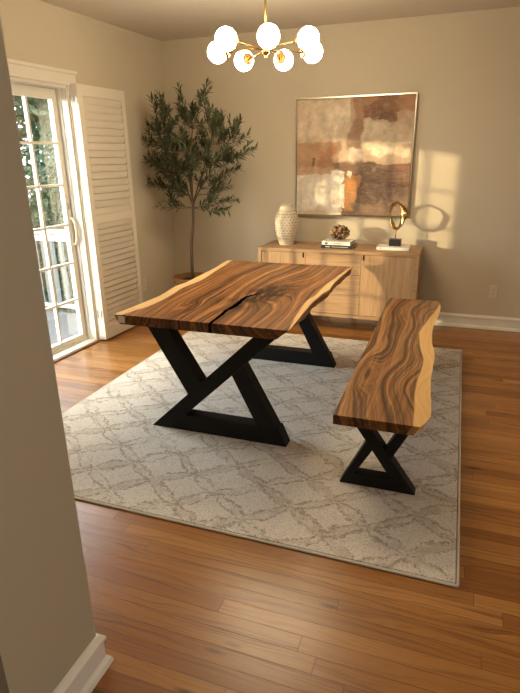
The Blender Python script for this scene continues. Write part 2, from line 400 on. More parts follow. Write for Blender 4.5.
# ------------------------------------------------------------------ folding shutter, stacked open against the wall
sh = thing('folding_shutter', 'folding louvered shutter painted cream, stacked open on the wall right of the glass door', 'shutter')
SY0, SY1, SZ0, SZ1 = -1.365, -.772, .02, 2.046
def shutter_panel(off):
    th = .0172; bm = BM(); a, b = off, off+th
    sw = .052
    box(bm, (a, SY0, SZ0), (b, SY0+sw, SZ1)); box(bm, (a, SY1-sw, SZ0), (b, SY1, SZ1))
    for z0, z1 in ((SZ0, .115), (1.008, 1.075), (1.966, SZ1)): box(bm, (a, SY0+sw, z0), (b, SY1-sw, z1))
    for z0, z1, n in ((.115, 1.008, 18), (1.075, 1.966, 16)):
        for i in range(n):
            z = z0+(z1-z0)*(i+.5)/n; h = (z1-z0)/n*.5-(.0020 if z0 < 1 else .0015)
            # slat leaning: top edge back, lower edge forward
            pts = [(b-.005, z+h), (b-.0005, z+h), (a+.005, z-h), (a+.001, z-h)]
            A = [bm.verts.new((x, SY0+sw, zz)) for x, zz in pts]; B = [bm.verts.new((x, SY1-sw, zz)) for x, zz in pts]
            bm.faces.new(A); bm.faces.new(B[::-1])
            for k in range(4): bm.faces.new([A[k], A[(k+1) % 4], B[(k+1) % 4], B[k]])
    return obj('shutter_panel', bm, 'shutter', sh)
pan = [shutter_panel(.0090+i*.0186) for i in range(4)]
pan = pan
for z in (.25, 1.06, 1.93):
    bm = BM(); tube(bm, [(.0655, SY0-.004, z-.035), (.0655, SY0-.004, z+.035)], .0035, 8)
    box(bm, (.056, SY0-.002, z-.032), (.075, SY0-.0, z+.032)); obj('hinge', bm, 'steel', sh)
    bm = BM(); tube(bm, [(.0275, SY0-.004, z-.035), (.0275, SY0-.004, z+.035)], .0035, 8); box(bm, (.018, SY0-.002, z-.032), (.037, SY0-.0, z+.032)); obj('hinge', bm, 'steel', sh)
onwall(sh)

# ------------------------------------------------------------------ wall outlets
def outlet(loc, rot, label):
    t = thing('wall_outlet', label, 'outlet', loc, rot=rot)
    obj('cover_plate', boxes(((-.036, -.006, -.058), (.036, -.0003, .058))), 'outlet', t, bevel=.002)
    for z in (-.02, .02):
        s = obj('socket', lathe(BM(), [(.0165, 0), (.0165, .0025), (.015, .003)], (0, -.006, z), 24, axis=Vector((0, -1, 0))), 'outlet', t)
        obj('slot', boxes(((-.0075, -.0096, z-.002), (-.0055, -.0088, z+.007)), ((.0055, -.0096, z-.002), (.0075, -.0088, z+.007)), ((-.002, -.0096, z-.011), (.002, -.0088, z-.007))), 'slot', s)
    return t
outlet((3.165, 0, .348), (0, 0, 0), 'wall outlet on the back wall to the right of the sideboard')
outlet((-K*.62*0-.030, -.62, .345), (0, 0, math.pi/2-K), 'wall outlet low on the left wall between the shutter and the potted tree')

# ------------------------------------------------------------------ rug
rug = thing('area_rug', 'large cream and taupe rug with a trellis pattern under the table and bench', 'rug', (1.76, -2.03, 0))
RX0, RX1, RY0, RY1 = .59, 2.935, -3.356, -.70
bm = boxes(((RX0+.008, RY0+.008, .0005), (RX1-.008, RY1-.008, .0115))); bmesh.ops.translate(bm, verts=bm.verts, vec=(0, 0, 0))
pile = obj('pile', bm, 'rug', rug); pile.matrix_parent_inverse = Matrix.Translation((-1.76, 2.03, 0))
bm = BM(); q = [(RX0, RY0), (RX1, RY0), (RX1, RY1), (RX0, RY1)]
for i in range(4):
    a, b = q[i], q[(i+1) % 4]; tube(bm, [(a[0], a[1], .0057), (b[0], b[1], .0057)], .0056, 8)
bd = obj('binding', bm, 'rug_edge', rug); bd.matrix_parent_inverse = Matrix.Translation((-1.76, 2.03, 0))

# ------------------------------------------------------------------ live-edge slabs
def slab(name, parent, ox, oy, y0, y1, left, right, ztop, th, insL, insR, sapL, sapR, grain, knot, crack, mat, nu=110, nv=190):
    iR = (lambda y: lerp(insR, .010, sm(min(1, (y-y0)/.38)))) if insR > .03 else (lambda y: insR)
    """grid over the top; sides slope in to the underside; attributes drive the wood shader"""
    bm = BM(); la = {n: bm.verts.layers.float.new(n) for n in ('grain', 'sapd', 'knot', 'crack')}
    def vert(x, y, z, gx, low=0):
        if z == ztop and crack(gx, y) < -.002: z -= .012
        v = bm.verts.new((x-ox, y-oy, z)); v[la['grain']] = grain(gx, y, z); v[la['sapd']] = -.10 if low else max(gx-sapR(y) if sapR else -1, sapL(y)-gx if sapL else -1)  # low: drops the sapwood tone, so the undercut's shade sits in the colour
        v[la['knot']] = knot(gx, y); v[la['crack']] = crack(gx, y) + max(0, (ztop-th*.75-z))*0
        return v
    top = []; bot = []
    for j in range(nv+1):
        y = lerp(y0, y1, j/nv); L, R = left(y), right(y)
        top.append([vert(lerp(L, R, i/nu), y, ztop, lerp(L, R, i/nu)) for i in range(nu+1)])
        wob = .006*math.sin(y*23)+.004*math.sin(y*51+1)
        bot.append([vert(lerp(L+insL+(wob if insL else 0), R-iR(y)+(wob*.5 if insR else 0), i/nu), y, ztop-th, lerp(L+(.10 if insL else .0), R-(.10 if insR > .03 else 0), i/nu), insR > .03) for i in range(nu+1)])
    for j in range(nv):
        for i in range(nu):
            bm.faces.new([top[j][i], top[j][i+1], top[j+1][i+1], top[j+1][i]])
            bm.faces.new([bot[j][i], bot[j+1][i], bot[j+1][i+1], bot[j][i+1]])
        # sides with a rounded middle row; the sapwood stops high, the table's undercut shade put into the colour
        for k, sgn, ins in ((0, 1, insL), (nu, -1, insR)):
            a, b, c, d = top[j][k], top[j+1][k], bot[j+1][k], bot[j][k]
            bm.faces.new([a, d, c, b] if sgn > 0 else [a, b, c, d])
    for j in (0, nv):
        for i in range(nu): bm.faces.new([top[j][i], bot[j][i], bot[j][i+1], top[j][i+1]])
    return obj(name, bm, mat, parent)

tab = thing('dining_table', 'live-edge wooden dining table on black angular steel legs', 'table', (1.65, -2.05, .0116))
tl = curve1([(-2.83, 1.180), (-2.61, 1.203), (-2.41, 1.213), (-2.17, 1.188), (-2.05, 1.200), (-1.83, 1.193), (-1.6, 1.184), (-1.27, 1.154)])
tr = curve1([(-2.83, 2.122), (-2.7, 2.118), (-2.52, 2.108), (-2.3, 2.100), (-2.1, 2.108), (-2.0, 2.122), (-1.85, 2.112), (-1.75, 2.112), (-1.435, 2.120), (-1.27, 2.125)])
tsr = curve1([(-2.83, 2.118), (-2.6, 2.085), (-2.29, 2.064), (-2.15, 2.078), (-1.96, 2.072), (-1.7, 2.085), (-1.36, 2.105), (-1.27, 2.115)])
tsl = curve1([(-2.83, 1.235), (-2.6, 1.282), (-2.4, 1.272), (-2.2, 1.250), (-2.0, 1.268), (-1.7, 1.242), (-1.27, 1.195)])
def gauss(x, y, cx, cy, sx, sy): return math.exp(-((x-cx)/sx)**2-((y-cy)/sy)**2)
def tgrain(x, y, z):
    g = x + .035*math.sin(y*2.6+.6) + .012*math.sin(y*7+x*5)
    g += .17*gauss(x, y, 1.80, -2.16, .11, .30) - .07*gauss(x, y, 1.50, -2.60, .05, .10) - .05*gauss(x, y, 1.70, -2.45, .06, .2)
    g += .030*(noise.noise(Vector((x*4, y*1.5, 0)))) + (z-.755)*.5
    return g
def seg_d(x, y, pts):
    best = 9
    for (x0, y0, w0), (x1, y1, w1) in zip(pts, pts[1:]):
        dx, dy = x1-x0, y1-y0; t = max(0, min(1, ((x-x0)*dx+(y-y0)*dy)/(dx*dx+dy*dy)))
        best = min(best, math.hypot(x-x0-t*dx, y-y0-t*dy)-lerp(w0, w1, t))
    return best
CK = [(1.727, -2.84, .004), (1.722, -2.70, .006), (1.712, -2.60, .010), (1.722, -2.50, .013), (1.712, -2.40, .010), (1.708, -2.30, .006), (1.75, -2.2, .003)]
def tknot(x, y):
    a = 1.7*gauss(x, y, 1.800, -2.17, .10, .21)+.8*gauss(x, y, 1.745, -2.45, .05, .16)+.6*gauss(x, y, 1.50, -2.60, .03, .07)+.6*gauss(x, y, 1.62, -2.42, .08, .08)
    return max(0, min(1, a*(.85+1.1*noise.noise(Vector((x*30, y*10, 3)))+.5*noise.noise(Vector((x*90, y*25, 5))))))
slab('tabletop', tab, 1.65, -2.05, -2.83, -1.27, tl, tr, .755-.0115, .050, .035, .060, tsl, tsr, tgrain, tknot, lambda x, y: seg_d(x, y, CK), 'table_wood')
def tgp(o, t): o.location = (0, 0, 0); return o
def local(pts, ox): return [(x-ox, z) for x, z in pts]
def leg_frame(parent, ox, oy, yf, dep, bars, z0):
    bm = BM()
    for i, b in enumerate(bars):
        e = .0008*i
        prism_y(bm, [(x-ox, z-z0) for x, z in b], yf-oy+e, yf-oy+dep-e)
    return obj('leg', bm, 'black_metal', parent, bevel=.003)
Z0 = .0116
TB = [[(1.212, Z0), (1.945, .704), (2.066, .704), (1.330, Z0)],
      [(1.215, Z0), (1.325, .114), (2.00, .114), (2.045, Z0)],
      [(1.925, Z0), (2.045, Z0), (1.800, .462), (1.735, .395)],
      [(1.190, .704), (1.316, .704), (1.549, .325), (1.462, .244)]]
for yf in (-2.612, -1.395): leg_frame(tab, 1.65, -2.05, yf, .085, TB, Z0)
for yf in (-2.612, -1.395):
    bm = boxes(((1.20-1.65, yf-.02+2.05, .704-.0115-.006-.0), (2.05-1.65, yf+.105+2.05, .704-.0115+.0))); obj('mounting_plate', bm, 'black_metal', tab)
bm = boxes(((1.206-1.65, -2.8312+2.05, .712-Z0), (1.246-1.65, -2.829+2.05, .748-Z0))); tag(obj('end_label', bm, 'tag', tab), 'small pale rectangular label on the corner of the end grain')

ben = thing('bench', 'live-edge wooden bench with a pale sapwood edge on crossed black steel legs', 'bench', (2.56, -1.98, .0116))
br = curve1([(-3.02, 2.742), (-2.987, 2.756), (-2.894, 2.777), (-2.686, 2.764), (-2.47, 2.754), (-2.3, 2.757), (-2.175, 2.758), (-2.05, 2.748), (-1.92, 2.730), (-1.62, 2.722), (-1.3, 2.745), (-1.1, 2.748), (-.93, 2.736)])
bs = curve1([(-3.02, 2.712), (-2.85, 2.706), (-2.65, 2.690), (-2.4, 2.700), (-2.23, 2.702), (-2.07, 2.678), (-1.9, 2.655), (-1.75, 2.646), (-1.5, 2.675), (-1.3, 2.705), (-1.11, 2.727), (-.93, 2.736)])
bl = curve1([(-3.02, 2.381), (-2.75, 2.379), (-2.0, 2.374), (-.93, 2.366)])
def bgrain(x, y, z):
    s = (x-2.37)/.33
    wv = (bs(y)-2.69)*(.25+.9*s)
    g = x - wv + .045*math.sin(y*4.3+.4)*(1-abs(s-.45)) + .016*math.sin(y*10.+s*3)*s
    g += .115*gauss(x, y, 2.437, -2.50, .040, .24) - .03*gauss(x, y, 2.56, -1.5, .07, .3)
    g += .02*noise.noise(Vector((x*5, y*2, 7)))+(z-.46)*.5
    return g
def bknot(x, y): return min(1, .45*gauss(x, y, 2.432, -2.42, .014, .045)+.0)
slab('seat', ben, 2.56, -1.98, -3.02, -.925, bl, br, .46-Z0, .045, 0, .022, None, bs, bgrain, bknot, lambda x, y: 1., 'bench_wood', 60, 200)
BB = [[(2.391, .415), (2.455, .415), (2.742, Z0), (2.672, Z0)],
      [(2.386, Z0), (2.425, .073), (2.66, .073), (2.70, Z0)],
      [(2.386, Z0), (2.422, Z0), (2.548, .235), (2.505, .257)],
      [(2.687, .415), (2.738, .415), (2.620, .178), (2.590, .222)]]
for yf in (-2.843, -1.16): leg_frame(ben, 2.56, -1.98, yf, .065, BB, Z0)
for yf in (-2.843, -1.16):
    obj('mounting_plate', boxes(((2.385-2.56, yf-.012+1.98, .4155-Z0-.005), (2.72-2.56, yf+.077+1.98, .4155-Z0))), 'black_metal', ben)

# ------------------------------------------------------------------ sideboard
SX0, SX1, SYF, SYB, SZB, SZT = 1.112, 2.535, -.462, -.022, .128, .73
sb = thing('sideboard', 'light oak sideboard with two doors and three drawers against the back wall', 'sideboard', (1.82, -.24, 0))
def sbo(name, bs_, mat, parent=None, bevel=.0015):
    bm = boxes(*bs_); bmesh.ops.translate(bm, verts=bm.verts, vec=(-1.82, .24, 0)); return obj(name, bm, mat, parent or sb, bevel=bevel)
t_ = .030
sbo('body', [((SX0, SYF, SZT-t_), (SX1, SYB, SZT)), ((SX0, SYF, SZB), (SX1, SYB, SZB+t_)), ((SX0, SYF, SZB+t_), (SX0+t_, SYB, SZT-t_)), ((SX1-t_, SYF, SZB+t_), (SX1, SYB, SZT-t_)),
             ((SX0+t_, SYB-.012, SZB+t_), (SX1-t_, SYB, SZT-t_)), ((1.552, SYF+.03, SZB+t_), (1.566, SYB-.012, SZT-t_)), ((2.046, SYF+.03, SZB+t_), (2.060, SYB-.012, SZT-t_))], 'oak_body', bevel=.002)
fz0, fz1 = SZB+t_+.003, SZT-t_-.003; yf0, yf1 = SYF+.006, SYF+.026
def cab_door(x0, x1, notch_x):
    nx0, nx1 = notch_x
    # door leaf with a small finger slot cut in its top edge
    bs_ = [((x0, yf0, fz0), (x1, yf1, fz1-.045))]
    if nx0-x0 > .004: bs_.append(((x0, yf0, fz1-.045), (nx0, yf1, fz1)))
    if x1-nx1 > .004: bs_.append(((nx1, yf0, fz1-.045), (x1, yf1, fz1)))
    d = sbo('door', bs_, 'oak_v', bevel=.0)
    sbo('pull_slot', [((nx0, yf1-.006, fz1-.045), (nx1, yf1, fz1))], 'slot', None, 0).parent = d
xa, xb = 1.560, 2.053
cab_door(SX0+t_+.003, xa-.0015, (xa-.030, xa-.014)); cab_door(xb+.0015, SX1-t_-.003, (xb+.014, xb+.030))
n = 3; hgt = (fz1-fz0)/n
for i in range(n):
    sbo('drawer', [((xa+.0015, yf0, fz0+i*hgt+(.0015 if i else 0)), (xb-.0015, yf1, fz0+(i+1)*hgt-(.0015 if i < n-1 else 0)))], 'oak_h', bevel=0)
for x in (SX0+.03, SX1-.075):
    for y in (SYF+.05, SYB-.095): sbo('leg', [((x, y, 0), (x+.045, y+.045, SZB))], 'oak_body')

# ------------------------------------------------------------------ on the sideboard
ZT = SZT+.0002
def vase():
    t = thing('vase', 'tall cream woven-texture vase at the left end of the sideboard', 'vase', (1.315, -.235, ZT))
    prof = curve1([(0, .070), (.03, .079), (.1, .100), (.17, .112), (.23, .110), (.29, .090), (.33, .066), (.345, .056), (.365, .058)])
    nr, ns = 110, 120; bm = BM(); lay = bm.verts.layers.float.new('pit'); rings = []
    for i in range(nr+1):
        h = .365*i/nr; r = prof(h); ring = []
        for k in range(ns):
            a = 2*math.pi*k/ns; rowf = h/.0245; row = math.floor(rowf); ph = (row % 2)*.5
            u = (a/(2*math.pi)*20+ph) % 1; v = rowf-row
            du = (u-.5)/.26; dv = (v-.5)/.26
            pit = max(0, 1-du*du-dv*dv)**.5 if du*du+dv*dv < 1 else 0
            if h > .325 or h < .008: pit = 0
            rid = .0032*math.cos(2*math.pi*(u*1))*math.cos(2*math.pi*v)
            rr = r-.006*pit+(rid if .008 < h < .325 else 0)
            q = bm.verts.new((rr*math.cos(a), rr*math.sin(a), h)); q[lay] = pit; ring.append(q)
        rings.append(ring)
    for r, h in ((.050, .365), (.044, .35), (.04, .25), (.04, .02)):
        rings.append([bm.verts.new((r*math.cos(2*math.pi*k/ns), r*math.sin(2*math.pi*k/ns), h)) for k in range(ns)])
    for a, b in zip(rings, rings[1:]):
        for k in range(ns): bm.faces.new([a[k], a[(k+1) % ns], b[(k+1) % ns], b[k]])
    bm.faces.new(rings[0][::-1]); bm.faces.new(rings[-1])
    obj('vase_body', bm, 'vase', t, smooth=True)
vase()
def book(label, loc, rz, L, Dp, th, mat, marks):
    t = thing('book', label, 'book', loc, rot=(0, 0, rz))
    c = .0025
    obj('cover', boxes(((-L/2, -Dp/2, 0), (L/2, Dp/2, c)), ((-L/2, -Dp/2, th-c), (L/2, Dp/2, th)), ((-L/2, -Dp/2-.0, c), (L/2, -Dp/2+c, th-c))), mat, t, bevel=.0008)
    obj('pages', boxes(((-L/2+.005, -Dp/2+c, c), (L/2-.005, Dp/2-.005, th-c))), 'paper', t)
    for i, (x0, x1, z0, z1, m) in enumerate(marks):
        obj('spine_mark', boxes(((x0, -Dp/2-.0006, z0), (x1, -Dp/2+.0002, z1))), m, t)
    return t
BX, BY = 1.812, -.262
book('black book lying flat at the bottom of the stack under the bead cluster', (BX+.006, BY, ZT), -.03, .285, .20, .028, 'book_black', [(-.10, -.06, .010, .016, 'book_white'), (-.045, .10, .011, .015, 'book_white')])
book('white book lying on top of the black book, beneath the bead cluster', (BX, BY-.004, ZT+.0284), -.05, .258, .185, .031, 'book_white', [(-.098, -.074, .007, .022, 'book_black'), (-.05, .085, .014, .017, 'steel')])
# bead cluster
bc = thing('bead_cluster', 'round cluster of brown and tan wooden beads on the stacked books', 'ornament', (BX+.004, BY+.01, ZT+.0597))
bead_m = leaf_mat('bead_wood', (.12, .06, .028), (.42, .27, .14), .35)
bm = BM(); pts = []
for i in range(400):
    v = Vector((random.uniform(-1, 1), random.uniform(-1, 1), random.uniform(-1, 1)))
    if v.length < .3: continue
    v.normalize(); p = Vector((v.x*.078, v.y*.066, .062+v.z*.052))
    if all((p-q).length > .027 for q in pts) : pts.append(p)
for p in pts: ball(bm, p, .017, 12, 8)
ball(bm, (0, 0, .06), .042, 16, 10)
mn = min(v.co.z for v in bm.verts); bmesh.ops.translate(bm, verts=bm.verts, vec=(0, 0, -mn))
obj('beads', bm, bead_m, bc, smooth=True)
# sculpture on its own book
WX, WY = 2.302, -.235
book('white book lying alone under the gold ring sculpture', (WX-.006, WY, ZT), .02, .275, .20, .024, 'book_white', [(-.11, -.095, .008, .016, 'steel')])
sc = thing('ring_sculpture', 'gold twisted ring sculpture on a black block', 'sculpture', (WX+.004, WY+.01, ZT+.0243))
obj('base', boxes(((-.050, -.038, 0), (.050, .038, .058))), 'black_stone', sc, bevel=.002)
obj('rod', tube(BM(), [(0, 0, .056), (0, 0, .150)], .0045, 12), 'brass', sc, smooth=True)
bm = BM(); N = 72; rings = []
for i in range(N):
    a = 2*math.pi*i/N
    rad = 1+.025*math.sin(3*a+.7)+.02*math.sin(5*a)
    c = Vector((.094*math.cos(a)*rad, .010*math.sin(2*a), .255+.108*math.sin(a)*rad))
    radial = Vector((math.cos(a), 0, math.sin(a))); side = Vector((0, 1, 0))
    tw = a*1.0+.6; wd = .029+.007*math.sin(2*a+1)+.003*math.sin(7*a); thk = .0075
    A = radial*math.cos(tw/1)+side*math.sin(tw/1); B = -radial*math.sin(tw)+side*math.cos(tw)
    rings.append([bm.verts.new(c+A*math.cos(q)*wd*.75+B*math.sin(q)*thk+radial*.002*math.sin(9*a)) for q in [2*math.pi*k/12 for k in range(12)]])
for i in range(N):
    a, b = rings[i], rings[(i+1) % N]
    for k in range(12): bm.faces.new([a[k], a[(k+1) % 12], b[(k+1) % 12], b[k]])
bmesh.ops.rotate(bm, verts=bm.verts, cent=(0, 0, 0), matrix=Matrix.Rotation(math.radians(-48), 3, 'Z'))
obj('ring', bm, 'gold', sc, smooth=True)

# ------------------------------------------------------------------ painting
PX0, PX1, PZ0, PZ1, PD = 1.335, 2.385, .972, 1.992, .040
pt = thing('framed_painting', 'square abstract painting in beige, rust and umber with a thin metallic frame', 'painting', (1.86, 0, 1.482))
fw = .011
def pbox(name, bs_, mat, **kw):
    bm = boxes(*bs_); bmesh.ops.translate(bm, verts=bm.verts, vec=(-1.86, 0, -1.482)); return obj(name, bm, mat, pt, **kw)
pbox('frame', [((PX0, -PD, PZ0), (PX0+fw, -.0005, PZ1)), ((PX1-fw, -PD, PZ0), (PX1, -.0005, PZ1)), ((PX0+fw, -PD, PZ0), (PX1-fw, -.0005, PZ0+fw)), ((PX0+fw, -PD, PZ1-fw), (PX1-fw, -.0005, PZ1))], 'champagne')
pbox('backing', [((PX0+fw, -.010, PZ0+fw), (PX1-fw, -.001, PZ1-fw))], 'slot')
CRM = srgb(206, 188, 158); 
# patches: (u0,u1,v0,v1 from the top, colour, opacity, edge softness, roughness)
A_ = lambda *c: srgb(*c)
PATCH = [
 (-.1, .62, -.1, .46, A_(196, 172, 142), .98, .02, .04), (.02, .50, .02, .30, A_(206, 184, 154), .7, .04, .06), (.28, .49, .06, .24, A_(214, 196, 168), .6, .02, .05),
 (.47, .515, .0, .21, A_(170, 134, 104), .8, .008, .006), (.36, .47, .22, .46, A_(186, 160, 130), .7, .03, .06),
 (.50, 1.1, -.1, .30, A_(158, 112, 78), .98, .012, .02), (.62, .90, .0, .22, A_(118, 82, 58), .85, .05, .10), (.70, .84, .10, .27, A_(92, 64, 46), .7, .03, .07), (.90, 1.1, -.1, .18, A_(170, 124, 90), .8, .03, .04),
 (.46, .58, .20, .50, A_(138, 104, 80), .9, .03, .04), (-.1, .40, .36, .66, A_(160, 118, 84), .97, .03, .03),
 (.20, .36, .42, .58, A_(150, 98, 62), .8, .03, .05), (-.1, .12, .37, .52, A_(184, 142, 106), .7, .05, .05), (.135, .165, .49, .60, A_(92, 60, 42), .85, .01, .015), (.0, .3, .57, .66, A_(186, 152, 120), .6, .03, .04),
 (.58, 1.1, .20, .44, A_(188, 166, 138), .98, .012, .035), (.60, .76, .18, .30, A_(200, 180, 152), .8, .02, .04), (.86, 1.1, .13, .30, A_(182, 156, 128), .9, .015, .03), (.58, .98, .36, .50, A_(222, 200, 166), .92, .02, .03), (.62, .86, .40, .47, A_(232, 214, 184), .7, .02, .04),
 (.38, .66, .44, .56, A_(190, 166, 138), .95, .015, .04), (.48, .58, .42, .52, A_(220, 200, 174), .8, .015, .03), (.60, .92, .48, .555, A_(176, 146, 118), .8, .015, .03),
 (.34, 1.1, .545, 1.1, A_(104, 76, 58), .98, .012, .025), (.40, .60, .53, .60, A_(124, 92, 68), .8, .02, .03), (.58, .78, .56, .90, A_(74, 52, 40), .85, .05, .07), (.80, 1.1, .54, .70, A_(128, 84, 66), .75, .05, .06),
 (.78, 1.1, .80, 1.1, A_(150, 122, 102), .7, .08, .08), (.54, .78, .90, 1.1, A_(136, 108, 86), .7, .05, .05), (.80, .96, .70, .90, A_(84, 62, 50), .6, .04, .08), (.64, .9, .62, .82, A_(92, 68, 54), .5, .06, .1),
 (-.1, .42, .635, 1.1, A_(206, 192, 170), .98, .012, .025), (.04, .36, .72, .96, A_(218, 206, 184), .7, .05, .06), (.30, .42, .61, .72, A_(222, 212, 194), .9, .015, .03), (.02, .12, .66, .86, A_(186, 164, 140), .45, .02, .04), (.16, .24, .64, .8, A_(180, 160, 138), .4, .02, .04),
 (.43, .58, .63, .76, A_(178, 120, 62), .96, .01, .025), (.45, .555, .70, .88, A_(186, 126, 66), .95, .01, .03), (.44, .50, .84, .96, A_(164, 110, 60), .9, .01, .03), (.408, .445, .72, .93, A_(228, 216, 194), .92, .008, .02), (.44, .485, .60, .66, A_(222, 206, 178), .9, .01, .03),
 (.08, .30, .94, 1.05, A_(190, 164, 134), .6, .04, .04)]
ncv = 230; bm = BM(); lay = bm.loops.layers.float_color.new('paint'); vals = {}; grid = []
x0, x1, z0, z1 = PX0+fw+.004-1.86, PX1-fw-.004-1.86, PZ0+fw+.004-1.482, PZ1-fw-.004-1.482
for j in range(ncv+1):
    rowv = []
    for i in range(ncv+1):
        u, v = i/ncv, j/ncv
        n1 = noise.fractal(Vector((u*7, v*7, 2.)), .9, 2., 5); n2 = noise.fractal(Vector((u*7+9, v*7, 8.)), .9, 2., 5)
        tex = noise.fractal(Vector((u*15, v*13, 5.)), .8, 2., 6); c = list(A_(190, 165, 135))
        for k, (a, b, cc, d, rgb, op, sf, rg) in enumerate(PATCH):
            uu = u+n1*rg; vv = v+n2*rg
            m = sm((uu-a)/sf+.5)*sm((b-uu)/sf+.5)*sm((vv-cc)/sf+.5)*sm((d-vv)/sf+.5)*op
            m *= max(0, min(1, 1+.55*tex-(.1 if op < .9 else 0)))
            c = [lerp(p, q, m) for p, q in zip(c, rgb)]
        c = [max(0, p*(1+.22*tex)) for p in c]
        vt = bm.verts.new((lerp(x0, x1, u), -PD+.006-.001*n1, lerp(z1, z0, v))); vals[vt] = (*c, 1); rowv.append(vt)
    grid.append(rowv)
for j in range(ncv):
    for i in range(ncv): bm.faces.new([grid[j][i], grid[j+1][i], grid[j+1][i+1], grid[j][i+1]])
# canvas edges
edge = [grid[0], [r[-1] for r in grid], grid[-1][::-1], [r[0] for r in grid][::-1]]
for e in edge:
    bk = []
    for vt in e: q = bm.verts.new((vt.co.x, -.011, vt.co.z)); vals[q] = vals[vt]; bk.append(q)
    for i in range(len(e)-1): bm.faces.new([e[i], e[i+1], bk[i+1], bk[i]])
for f in bm.faces:
    for l in f.loops: l[lay] = vals[l.vert]
obj('canvas', bm, 'canvas', pt)

# ------------------------------------------------------------------ chandelier
CX, CY, CZ = 1.688, -1.855, 2.085
ch = thing('chandelier', 'brass chandelier with seven glowing white globe shades over the table', 'chandelier', (CX, CY, H))
def lz(z): return z-H
obj('canopy', lathe(BM(), [(.062, -.0005), (.062, -.012), (.05, -.024), (.012, -.03)], (0, 0, 0), 32), 'brass', ch, smooth=False)
obj('stem', tube(BM(), [(0, 0, -.028), (0, 0, lz(CZ+.02))], .0065, 14), 'brass', ch, smooth=True)
obj('hub', lathe(BM(), [(.008, .045), (.014, .035), (.022, .025), (.022, -.012), (.016, -.022), (.008, -.030), (.008, -.04)], (0, 0, lz(CZ-.01)), 28), 'brass', ch)
cam2 = Vector((2.7992-CX, -5.0631+1.855)).normalized(); rgt = Vector((-cam2.y, cam2.x))
GZ = [2.090, 2.096, 2.072, 2.060, 2.060, 2.075, 2.098]
RG = .280
for i in range(7):
    a = 2*math.pi*i/7+.05; d2 = cam2*math.cos(a)+rgt*math.sin(a); d = Vector((d2.x, d2.y, 0)); z = GZ[i]
    gp = d*RG+Vector((0, 0, lz(z))); gr = .058
    s = d*.015+Vector((0, 0, lz(CZ-.012+(.012 if i % 2 else -.002)))); e = d*(RG-gr-.002)+Vector((0, 0, lz(z)-.004))
    dv = (gp-s).normalized()
    arm = obj('arm', tube(BM(), [s, lerp(s, e, .5)+Vector((0, 0, .002)), e], .0045, 10), 'brass', ch, smooth=True)
    obj('cup', lathe(BM(), [(.008, -.014), (.012, -.006), (.030, -.002), (.034, .008), (.032, .014)], gp-dv*(gr+.004), 28, axis=dv), 'brass', arm)
    gb = ball(BM(), gp, gr, 32, 20); obj('globe_shade', gb, 'globe', arm, smooth=True)

# ------------------------------------------------------------------ potted olive tree
CAM = Vector((2.7992, -5.0631, 1.5081)); SC = .97
def tw(p): return CAM+(Vector(p)-CAM)*SC
base = tw((.40, -.40, .409)); bx, by = base.x, base.y; fork = tw((.443, -.40, 1.085))
PH = base.z
tree = thing('potted_olive_tree', 'tall olive tree with slender dark leaves in a terracotta pot in the room corner', 'tree', (bx, by, 0))
def rel(p): return Vector(p)-Vector((bx, by, 0))
bm = BM(); seg = 48
prof = [(.125, .0005), (.132, .02), (.165, PH-.055), (.186, PH-.05), (.192, PH-.005), (.186, PH), (.170, PH), (.166, PH-.05), (.160, PH-.06)]
rings = [[bm.verts.new((r*math.cos(2*math.pi*k/seg), r*math.sin(2*math.pi*k/seg), h)) for k in range(seg)] for r, h in prof]
for a, b in zip(rings, rings[1:]):
    for k in range(seg): bm.faces.new([a[k], a[(k+1) % seg], b[(k+1) % seg], b[k]])
bm.faces.new(rings[0][::-1]); bm.faces.new(rings[-1])
pot = obj('pot', bm, 'terracotta', tree, smooth=False)
bm = BM()
for r_, h_ in (): pass
lathe(bm, [(.165, PH-.058), (.165, PH-.045), (.10, PH-.038), (.02, PH-.035)], (0, 0, 0), 32); obj('soil', bm, 'soil', pot)
tips = [(0.13,-0.48,2.0),(0.32,-0.66,2.0),(0.41,-0.49,2.08),(0.75,-0.63,2.09),(0.73,-0.68,1.99),(0.81,-0.49,1.85),(0.89,-0.34,1.75),(0.93,-0.37,1.8),(1.06,-0.37,1.56),(1.04,-0.48,1.68),(0.92,-0.42,1.4),(0.86,-0.56,1.57),(0.92,-0.49,1.16),(0.91,-0.66,1.07),(0.76,-0.6,1.15),(-0.11,-0.34,1.67),(-0.04,-0.36,1.49),(-0.07,-0.36,1.27),(-0.0,-0.37,1.29),(0.19,-0.61,1.1),(0.23,-0.54,1.14),(0.19,-0.36,1.49),(0.42,-0.3,1.92),(0.31,-0.23,1.67),(0.5,-0.22,1.49),(0.81,-0.67,1.37),(0.26,-0.37,1.31),(0.01,-0.39,1.83),(0.84,-0.43,1.27),(0.63,-0.62,1.81),(0.7,-0.45,1.73),(0.4,-0.67,1.78),(0.02,-0.19,1.67),(0.26,-0.23,1.44),(0.53,-0.41,1.27),(1.01,-0.47,1.52),(-0.02,-0.2,1.38)]
for k in range(62):
    while True:
        p = Vector((random.uniform(.02, .98), random.uniform(-.72, -.15), random.uniform(1.2, 1.98)))
        if ((p.x-.5)/.48)**2+((p.z-1.55)/.45)**2+((p.y+.43)/.32)**2 < 1: break
    tips.append(tuple(p))
rng = random.Random(5)
bm = BM(); f0 = rel(fork)
tp = [Vector((.0, 0, PH-.06)), Vector((-.006, .004, PH+.1)), Vector((.006, -.004, lerp(PH, f0.z, .45))), lerp(Vector((0, 0, 0)), f0, .9)*1 if False else Vector((f0.x*.9, f0.y*.9, lerp(PH, f0.z, .8))), f0]
tube(bm, tp, [.017, .015, .0135, .0125, .012], 10)
lead_top = rel(tw((.50, -.44, 1.75)))
obj('trunk', bm, 'bark', tree, smooth=True)
bmb = BM(); bml = BM()
